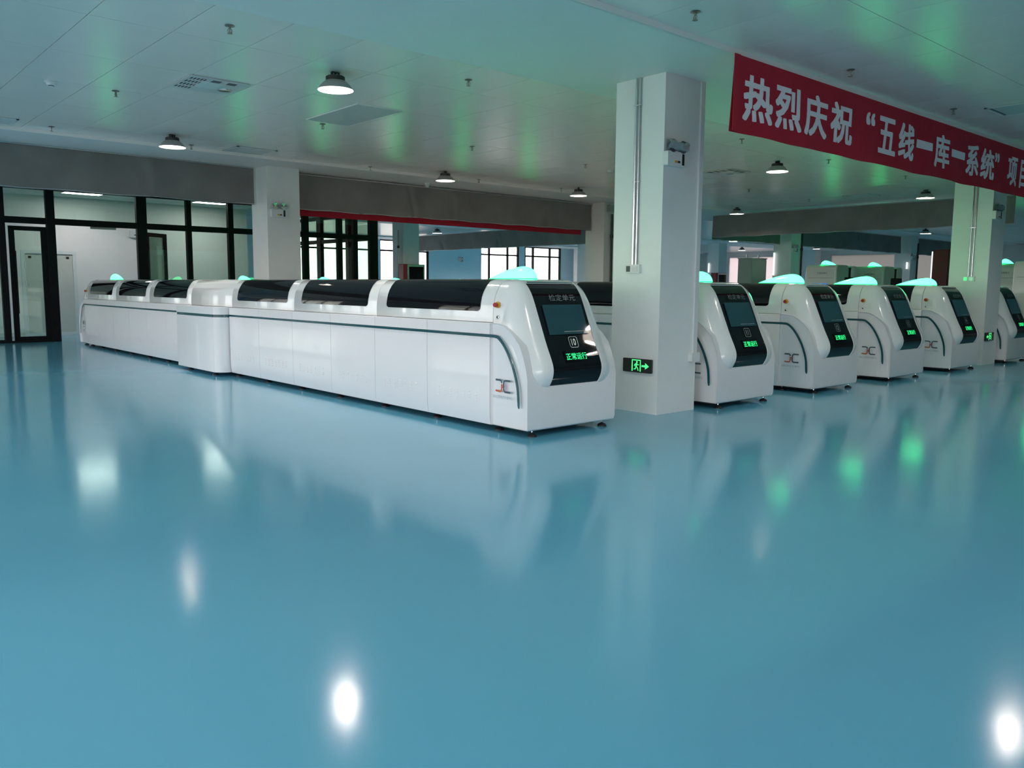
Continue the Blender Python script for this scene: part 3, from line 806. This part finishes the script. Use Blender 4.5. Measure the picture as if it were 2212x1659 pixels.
def slat_vent(x0, x1, y0, y1, lab, nm=9):
    d = thing('air_vent', lab, 'air vent', ((x0+x1)/2, (y0+y1)/2, ZC-.001), 'ceiling air vents'); a, b = (x1-x0)/2, (y1-y0)/2
    obj('frame', MB().box(-a, a, -b, -b+.04, -.012, 0).box(-a, a, b-.04, b, -.012, 0).box(-a, -a+.04, -b, b, -.012, 0).box(a-.04, a, -b, b, -.012, 0), 'plastic_white', d, 0)
    obj('backing', MB().box(-a, a, -b, b, -.003, 0), 'mesh_dark', d, 0)
    sm = MB().add([(-a+.04, 0, -.003), (a-.04, 0, -.003), (a-.04, .05, -.012), (-a+.04, .05, -.012), (-a+.04, .004, -.002), (a-.04, .004, -.002), (a-.04, .054, -.010), (-a+.04, .054, -.010)], [(0, 1, 2, 3), (7, 6, 5, 4), (3, 2, 6, 7)]).mesh('slat', 0)
    for k in range(nm): obj('slat', sm, 'perforated', d, loc=(0, -b+.05+(2*b-.12)*k/nm, 0))
slat_vent(6.6, 7.40, 15.18, 15.87, 'square slatted air vent near the second ceiling lamp')
slat_vent(2.2, 3.05, 15.18, 15.75, 'slatted air vent at the left edge of the picture')
slat_vent(12.95, 13.7, 3.9, 4.6, 'slatted air vent at the right edge, above the banner')
slat_vent(22.2, 22.9, 10.6, 11.35, 'slatted air vent over the long dark curtain')
pp = thing('perforated_panel', 'grey perforated access panel in the ceiling beside the large lamp', 'ceiling panel', (6.72, 11.25, ZC))
obj('plate', MB().box(-.37, .37, -.76, .76, -.008, 0), 'perforated', pp, 0)
obj('edge_frame', MB().box(-.38, -.37, -.77, .77, -.01, 0).box(.37, .38, -.77, .77, -.01, 0).box(-.37, .37, .76, .77, -.01, 0).box(-.37, .37, -.77, -.76, -.01, 0), 'soffit', pp, 0)

# ------------------------------------------------------------------ things on the columns
def emergency_light(x, y, z, lab, covered=False):
    d = thing('emergency_light', lab, 'emergency light', (x, y, z), 'twin-spot emergency lights')
    obj('battery_box', MB().rbox(-.185, .185, -.075, 0, -.085, .085, .02, 'y'), 'plastic_white', d, 30)
    obj('indicator_strip', MB().box(.085, .125, -.079, -.0745, -.065, .065), 'slot', d, 0)
    obj('label_plate', MB().box(-.055, -.005, -.079, -.0745, -.045, -.02), 'yellow', d, 0)
    obj('label_plate', MB().box(.005, .045, -.079, -.0745, -.045, -.02), 'slot', d, 0)
    for s in (-1, 1):
        h = obj('spot_head', MB().lathe([(.02, -.01), (.055, -.03), (.075, -.08), (.072, -.085), (0, -.075)], (s*.095, -.0, .145), 18, 'y'), 'grey_dark' if covered else 'chrome', d, 50)
        obj('neck', MB().tube([(s*.075, -.035, .08), (s*.085, -.035, .11)], .016), 'plastic_white', h)
    if covered:
        rows = []; rn = random.Random(3)
        for i in range(9):
            t = i/8; rows.append([(-.20+.38*t+rn.uniform(-.008, .008), -.055-.06*math.sin(math.pi*k/7)+rn.uniform(-.012, .012), .095+.12*(1-math.cos(math.pi*k/7))/2*(1+.15*math.sin(t*7))+rn.uniform(-.008, .008)) for k in range(8)])
        mb = MB().grid(rows); obj('plastic_wrap', mb, 'grey_wrap', d, 20)
mat('grey_wrap', (.35, .37, .39), .25, spec=.6, var=.15, vscale=10)
emergency_light(8.10, 6.28, 3.06, 'plastic-wrapped emergency light on the nearest column', True)
emergency_light(8.18, 16.83, 3.06, 'white emergency light with two spots on the column by the glass office')
emergency_light(18.70, 6.28, 3.06, 'wrapped emergency light on the far green-lit column', True)
emergency_light(29.35, 16.83, 3.0, 'small emergency light on the column beside the beige cabinet')
emergency_light(31.2, 40.0, 3.06, 'tiny emergency light on the distant blue-lit wall')
emergency_light(39.95, 16.83, 3.0, 'tiny emergency light on the column left of the red cabinet')
def conduits(X, ya, yb, boxes, lab):
    c = thing('conduit_pair', lab, 'conduit', (X, (ya+yb)/2, 1.72), 'steel conduit pairs')
    for y in (ya, yb): obj('pipe', MB().tube([(-.022, y-(ya+yb)/2, .10), (-.022, y-(ya+yb)/2, ZB-1.72)], .0125, 10), 'chrome', c)
    for z in (1.1, 2.0): obj('clip', MB().box(-.03, 0, -.055, .055, z-.006, z+.006), 'chrome', c, 0)
    b = obj('switch_box', MB().rbox(-.05, 0, -.10, .03, 0, .105, .012, 'x'), 'plastic_white', c, 30)
    obj('cover_plate', MB().box(-.054, -.0495, -.075, .005, .02, .085), 'letter', b, 0)
    b = obj('display_box', MB().rbox(-.045, 0, .032, .12, 0, .105, .01, 'x'), 'plastic_white', c, 30)
    obj('meter_window', MB().box(-.049, -.0445, .045, .105, .018, .088), boxes, b, 0)
conduits(7.93, 6.70, 6.643, 'mesh_dark', 'pair of steel conduits down to small boxes on the nearest column')
conduits(18.54, 6.65, 6.585, 'sign_green', 'pair of steel conduits to a green-lit box on the far column')
tr = thing('cable_trunking', 'white cable trunking with socket box at the nearest column edge', 'trunking', (8.62, 6.28, .62))
obj('duct', MB().box(-.015, .062, -.022, 0, .08, ZB-.62), 'plastic_white', tr, 0)
obj('socket_box', MB().rbox(-.085, .075, -.06, 0, 0, .115, .012, 'y'), 'plastic_white', tr, 30)
def exit_sign(M, lab, flip):
    d = thing('exit_sign', lab, 'exit sign'); d.matrix_world = M
    W, Hh = .45, .17
    obj('housing', MB().rbox(-W/2, W/2, -Hh/2, Hh/2, 0, .03, .008), 'sign_body', d, 30)
    O, ux, uy = (0, 0, .0315), (1 if not flip else 1, 0, 0), (0, 1, 0)
    mx = -1 if flip else 1
    fr = MB()
    fr.strip([(-.075*mx, -.07), (-.075*mx, .068), (.055*mx, .068), (.055*mx, -.07)], .018, O, ux, uy)
    obj('door_symbol', fr, 'sign_green', d, 0)
    ar = MB().flat([(.075*mx, -.012), (.13*mx, -.012), (.13*mx, -.04), (.19*mx, 0), (.13*mx, .04), (.13*mx, .012), (.075*mx, .012)], [tuple(range(7))], O, ux, uy)
    obj('arrow_symbol', ar, 'sign_green', d, 0)
    mn = MB(); h = []
    for i in range(10): h.append((.0+.013*math.cos(i*math.pi/5), .045+.013*math.sin(i*math.pi/5)))
    mn.flat([(a*mx, b) for a, b in h], [tuple(range(10))], O, ux, uy)
    for st, wd in (([(-.005, .03), (-.015, -.012)], .024), ([(-.01, -.01), (.012, -.03), (.022, -.062)], .013), ([(-.015, -.01), (-.02, -.04), (-.05, -.045)], .013), ([(-.002, .025), (.018, .008), (.032, .016)], .010), ([(-.008, .025), (-.035, .012), (-.04, -.008)], .010)):
        mn.strip([(a*mx, b) for a, b in st], wd, O, ux, uy)
    obj('running_man_symbol', mn, 'sign_green', d, 0)
Ms = Matrix(((0, 0, -1, 7.93), (-1, 0, 0, 6.58), (0, 1, 0, .586), (0, 0, 0, 1)))
exit_sign(Ms, 'lit green exit sign low on the nearest column, arrow right', False)
Ms = Matrix(((1, 0, 0, 18.82), (0, 0, -1, 6.28), (0, 1, 0, .586), (0, 0, 0, 1)))
exit_sign(Ms, 'lit green exit sign low on the far column, arrow left', True)
# dark risers on other columns
for (x, y, lab) in ((29.86, 16.80, 'black riser pipe on the column beside the cream machines'), (18.80, 16.76, 'dark cable riser with junction box beside the nearest column'), (40.45, 16.80, 'black riser pipe on the column before the red cabinet'), (18.44, 27.6, 'grey riser pipe on the column with the display kiosk')):
    r = thing('riser_pipe', lab, 'pipe', (x, y, 0), 'risers on columns')
    obj('pipe', MB().tube([(0, 0, 0), (0, 0, 3.7)], .035, 10), 'lamp_black' if y < 20 else 'rail', r)
    obj('joint', MB().lathe([(.05, 3.0), (.05, 3.1)], n=12), 'lamp_black', r)
    if x == 18.80:
        obj('junction_box', MB().rbox(-.17, .12, -.06, .06, 3.76, 3.97, .02, 'y'), 'rail', r, 30)
for (x, y, z0, z1, lab) in ((29.10, 17.5, 2.0, 2.96, 'white vertical glowing strip on the column beside the beige cabinet'), (39.72, 28.0, 2.37, 2.97, 'small white glowing strip on a distant column near the near column edge'), (39.71, 16.95, 2.45, 2.85, 'small white glowing strip behind the second cream machine')):  # taken for reflective strips, drawn as tubes that glow
    t = thing('glow_strip', lab, 'lamp', (x, y, z0), 'vertical glowing strips')
    obj('tube', MB().tube([(-.03, 0, .04), (-.03, 0, z1-z0-.04)], .035, 10), 'white_glow', t)
    obj('end_cap', MB().lathe([(.038, 0), (.038, .04)], (-.03, 0, 0), 10), 'plastic_white', t); obj('end_cap', MB().lathe([(.038, z1-z0-.04), (.038, z1-z0)], (-.03, 0, 0), 10), 'plastic_white', t)

# ------------------------------------------------------------------ the glass-walled office
GY = 24.28
gp = thing('glass_partition', 'black-framed glass office partition on the left', 'partition', (0, 0, 0))
def post(x0, x1, z0=0., z1=4.04, y0=GY, y1=GY+.14): return obj('post', MB().box(x0, x1, y0, y1, z0, z1), 'dark_frame', gp, 0)
POSTS = [(4.27, 4.42), (5.36, 5.56), (7.60, 7.87), (8.97, 9.11), (10.20, 10.36), (11.45, 11.60), (12.63, 12.83), (13.87, 14.04), (14.45, 14.615), (15.08, 15.40)]
post(1.6, 1.75); post(3.0, 3.14)
for a, b in POSTS: post(a, b)
ALLP = [(1.6, 1.75), (3.0, 3.14)]+POSTS
for i in range(len(ALLP)-1):
    a, b = ALLP[i][1], ALLP[i+1][0]
    obj('rail', MB().box(a, b, GY+.01, GY+.13, 3.05, 3.21), 'dark_frame', gp, 0)
    obj('rail', MB().box(a, b, GY+.01, GY+.13, 3.92, 4.04), 'dark_frame', gp, 0)
    obj('pane', MB().box(a, b, GY+.065, GY+.075, 3.21, 3.92), 'glass_green', gp, 0)
    if not (abs(a-5.56) < .1 or abs(a-4.42) < .1):
        obj('pane', MB().box(a, b, GY+.065, GY+.075, .08, 3.05), 'glass_green', gp, 0)
        obj('rail', MB().box(a, b, GY+.01, GY+.13, 0, .08), 'dark_frame', gp, 0)
obj('rail', MB().box(4.42, 5.36, GY+.01, GY+.13, 0, .05), 'dark_frame', gp, 0)
# side return of the office
for y0, y1 in ((26.0, 26.2), (28.0, 28.3), (29.9, 30.1)): obj('post', MB().box(15.26, 15.40, y0, y1, 0, 4.04), 'dark_frame', gp, 0)
for a, b in ((GY+.14, 26.0), (26.2, 28.0), (28.3, 29.9)):
    for z0, z1 in ((0, .08), (3.06, 3.2), (3.92, 4.04)): obj('rail', MB().box(15.28, 15.38, a, b, z0, z1), 'dark_frame', gp, 0)
    obj('pane', MB().box(15.325, 15.335, a, b, .08, 3.92), 'glass_green', gp, 0)
def door_leaf(loc, rz, W, lab, hand):
    d = thing('glass_door', lab, 'door', loc, 'framed glass doors', rz); Hh = 2.98; s = .13
    obj('frame', MB().box(0, s, -.025, .025, .03, Hh).box(W-s, W, -.025, .025, .03, Hh).box(s, W-s, -.025, .025, .03, .15).box(s, W-s, -.025, .025, Hh-.11, Hh), 'dark_frame', d, 0)
    obj('pane', MB().box(s, W-s, -.005, .005, .15, Hh-.11), 'glass_green', d, 0)
    hx = s*.9 if hand == 0 else W-s*.9
    h = obj('pull_handle', MB().box(hx-.02, hx+.02, -.075, -.055, .75, 2.35), 'dark_frame', d, 0)
    for z in (1.0, 2.1): obj('standoff', MB().box(hx-.015, hx+.015, -.06, -.02, z-.015, z+.015), 'dark_frame', h, 0)
    obj('lock', MB().lathe([(.022, -.028), (.022, -.034), (0, -.034)], (hx, 0, 1.12), 14, 'y'), 'chrome', d)
door_leaf((4.50, GY+.12, 0), .0, .86, 'closed black-framed glass door at the far left', 0)
door_leaf((7.90, GY+.30, 0), R(34), .90, 'open black-framed glass door leaf behind the partition', 1)
# inner room
RY = 27.16
rw = MB().box(1.0, 5.33, RY, RY+.15, 0, 4.05).box(6.68, 12.05, RY, RY+.15, 0, 4.05).box(5.33, 6.68, RY, RY+.15, 2.42, 4.05)
struct('wall_office', rw, 'wall', smooth=0)
struct('wall_office_end', MB().box(11.9, 12.05, RY+.15, 31, 0, 4.05), 'wall', smooth=0)
struct('baseboard_office', MB().box(1.0, 5.28, RY-.012, RY, 0, .11).box(6.73, 12.05, RY-.012, RY, 0, .11), 'door_cream', smooth=0)
d1 = struct('door_1', MB().box(5.36, 6.65, RY+.02, RY+.07, .085, 2.395), 'door_cream', smooth=0)
obj('door_frame', MB().box(5.28, 5.38, RY-.015, RY+.08, 0, 2.47).box(6.63, 6.73, RY-.015, RY+.08, 0, 2.47).box(5.38, 6.63, RY-.015, RY+.08, 2.38, 2.47).box(5.38, 6.63, RY-.01, RY+.08, 0, .09), 'plastic_white', d1, 0)
for z in (.5, 1.5, 2.05):
    obj('hinge', MB().tube([(6.63, RY-.02, z-.09), (6.63, RY-.02, z+.09)], .014), 'plastic_white', d1); obj('hinge', MB().tube([(5.38, RY-.02, z-.09), (5.38, RY-.02, z+.09)], .014), 'plastic_white', d1)
obj('door_plate', MB().box(6.46, 6.54, RY+.012, RY+.02, 2.24, 2.31), 'sign_body', d1, 0); obj('door_plate', MB().box(5.47, 5.55, RY+.012, RY+.02, 2.24, 2.31), 'sign_body', d1, 0)
pl = thing('name_plate', 'grey name plate on the wall above the cream door', 'sign', (5.98, RY, 2.56)); obj('plate', MB().box(-.14, .14, -.012, 0, -.05, .07), 'plastic_white', pl, 0); obj('dark_edge', MB().box(-.16, .16, -.016, 0, -.075, -.05), 'slot', pl, 0)
struct('ceiling_office', MB().box(1.0, 15.26, GY+.15, RY, 4.045, 4.09), 'soffit', smooth=0)
for x0, x1, lab in ((6.12, 7.12, 'bright rectangular ceiling panel light above the office doorway'), (9.75, 10.75, 'bright rectangular ceiling panel light in the office, right one')):
    p = thing('panel_light', lab, 'light', ((x0+x1)/2, 25.65, 4.045), 'office ceiling lights'); a = (x1-x0)/2
    obj('diffuser', MB().box(-a+.015, a-.015, -.285, .285, -.012, -.002), 'room_panel', p, 0)
    obj('frame', MB().box(-a, -a+.015, -.3, .3, -.015, 0).box(a-.015, a, -.3, .3, -.015, 0).box(-a, a, -.3, -.285, -.015, 0).box(-a, a, .285, .3, -.015, 0), 'plastic_white', p, 0)
wa = thing('wall_unit', 'small white box on the office wall beside the doorway', 'box', (8.4, RY, 3.05)); obj('casing', MB().rbox(-.14, .14, -.08, 0, -.1, .12, .02, 'y'), 'plastic_white', wa, 30); obj('lens', MB().box(-.02, .05, -.084, -.08, -.04, -.01), 'slot', wa, 0)
cl = thing('door_closer', 'grey door closer bar hanging under the transom', 'closer', (6.75, GY+.1, 3.05)); obj('body', MB().rbox(-.32, .32, -.03, .03, -.06, 0, .01, 'x'), 'rail', cl, 30); obj('arm', MB().box(-.1, .25, .03, .04, -.03, -.01), 'rail', cl, 0)

# ------------------------------------------------------------------ things farther back
def kiosk(x, y, lab):
    k = thing('display_kiosk', lab, 'kiosk', (x, y, 0), 'wide-screen display kiosks')
    obj('cabinet', MB().rbox(0, 1.0, 0, .32, 0, 2.37, .03, 'y'), 'kiosk_red', k, 30)
    obj('bezel', MB().box(.18, 1.0, -.02, 0, 1.35, 2.36), 'silver', k, 0)
    obj('display', MB().box(.26, .93, -.026, -.02, 1.45, 2.27), 'mglass', k, 0)
kiosk(18.16, 26.85, 'dark red display kiosk with black screen before a column')
kiosk(38.75, 26.85, 'small dark red kiosk seen between the near column and beige cabinet')
cb = thing('tall_cabinet', 'tall beige cabinet beside the column, behind machine 12', 'cabinet', (28.3, 18.0, 0))
obj('carcass', MB().box(0, 1.05, 0, .6, 0, 2.68), 'cab_beige', cb, 0, .01)
obj('door', MB().box(.02, 1.03, -.02, 0, .1, 2.64), 'cab_beige', cb, 0)
obj('top_edge', MB().box(-.02, 1.07, -.03, .62, 2.68, 2.72), 'rail', cb, 0)
obj('lifting_eye', MB().tube([(.12, .3, 2.72), (.12, .3, 2.85)], .03), 'rail', cb); obj('lifting_eye', MB().tube([(.95, .3, 2.72), (.95, .3, 2.85)], .03), 'rail', cb)
def robot(x, y, lab, scr=False):
    r = thing('tall_machine', lab, 'machine', (x, y, 0), 'tall cream machines')
    obj('main_body', MB().rbox(0, .84, 0, 1.1, 0, 2.33, .16, 'y', 7), 'robot_body', r, 30, .03)
    obj('rear_body', MB().rbox(1.0, 1.5, .02, 1.08, 0, 2.31, .14, 'y', 7), 'robot_body', r, 30, .03)
    obj('dark_gap', MB().box(.80, 1.04, .025, 1.05, .2, 2.25), 'slot', r, 0)
    obj('loading_bay', MB().rbox(.55, 1.42, -.008, .1, 1.1, 1.93, .05, 'y'), 'slot', r, 30)
    obj('panel_seam', MB().box(-.004, 0, .1, 1.0, 1.90, 1.906), 'slot', r, 0)
    t = MB(); put_text(t, '外观检测单元', (-.003, .5, 2.06), (0, -1, 0), (0, 0, 1), .36, .06, .01); obj('lettering', t, 'grey_dark', r, 0)
    obj('edge_trim', MB().box(-.008, .0, .03, .06, .2, 2.15), 'plastic_white', r, 0)
    if scr: obj('screen', MB().box(-.006, 0, .3, .85, 1.3, 1.72), 'screen_blue', r, 0)
    dm = dome(); dm.v = [(.06+(yy-.62)*1.25, .55-xx*.9, (z-1.625)*1.0+2.33) for xx, yy, z in dm.v]
    sl = obj('signal_lamp', dm, 'lampgreen', r, 60)
    obj('lamp_rim', MB().rbox(.06, .8, .46, .64, 2.33, 2.345, .05), 'lampbase', sl, 30)
robot(26.0, 13.35, 'tall cream machine with dark lettering and blue screen, left one', True)
robot(28.55, 12.95, 'tall cream machine half hidden behind its cream neighbour')
robot(25.0, 6.75, 'tall cream machine at the right picture edge, nearer one')
robot(27.3, 8.35, 'tall cream machine just right of the far green-lit column')
rc = thing('red_cabinet', 'dark red cabinet with a white lit edge beside the far column', 'cabinet', (30.0, 11.45, 0))
obj('carcass', MB().rbox(0, .9, 0, .5, 0, 2.92, .06, 'y'), 'kiosk_red', rc, 30)
obj('lit_edge', MB().box(-.01, .03, .5, .54, .4, 2.85), 'white_glow', rc, 0)
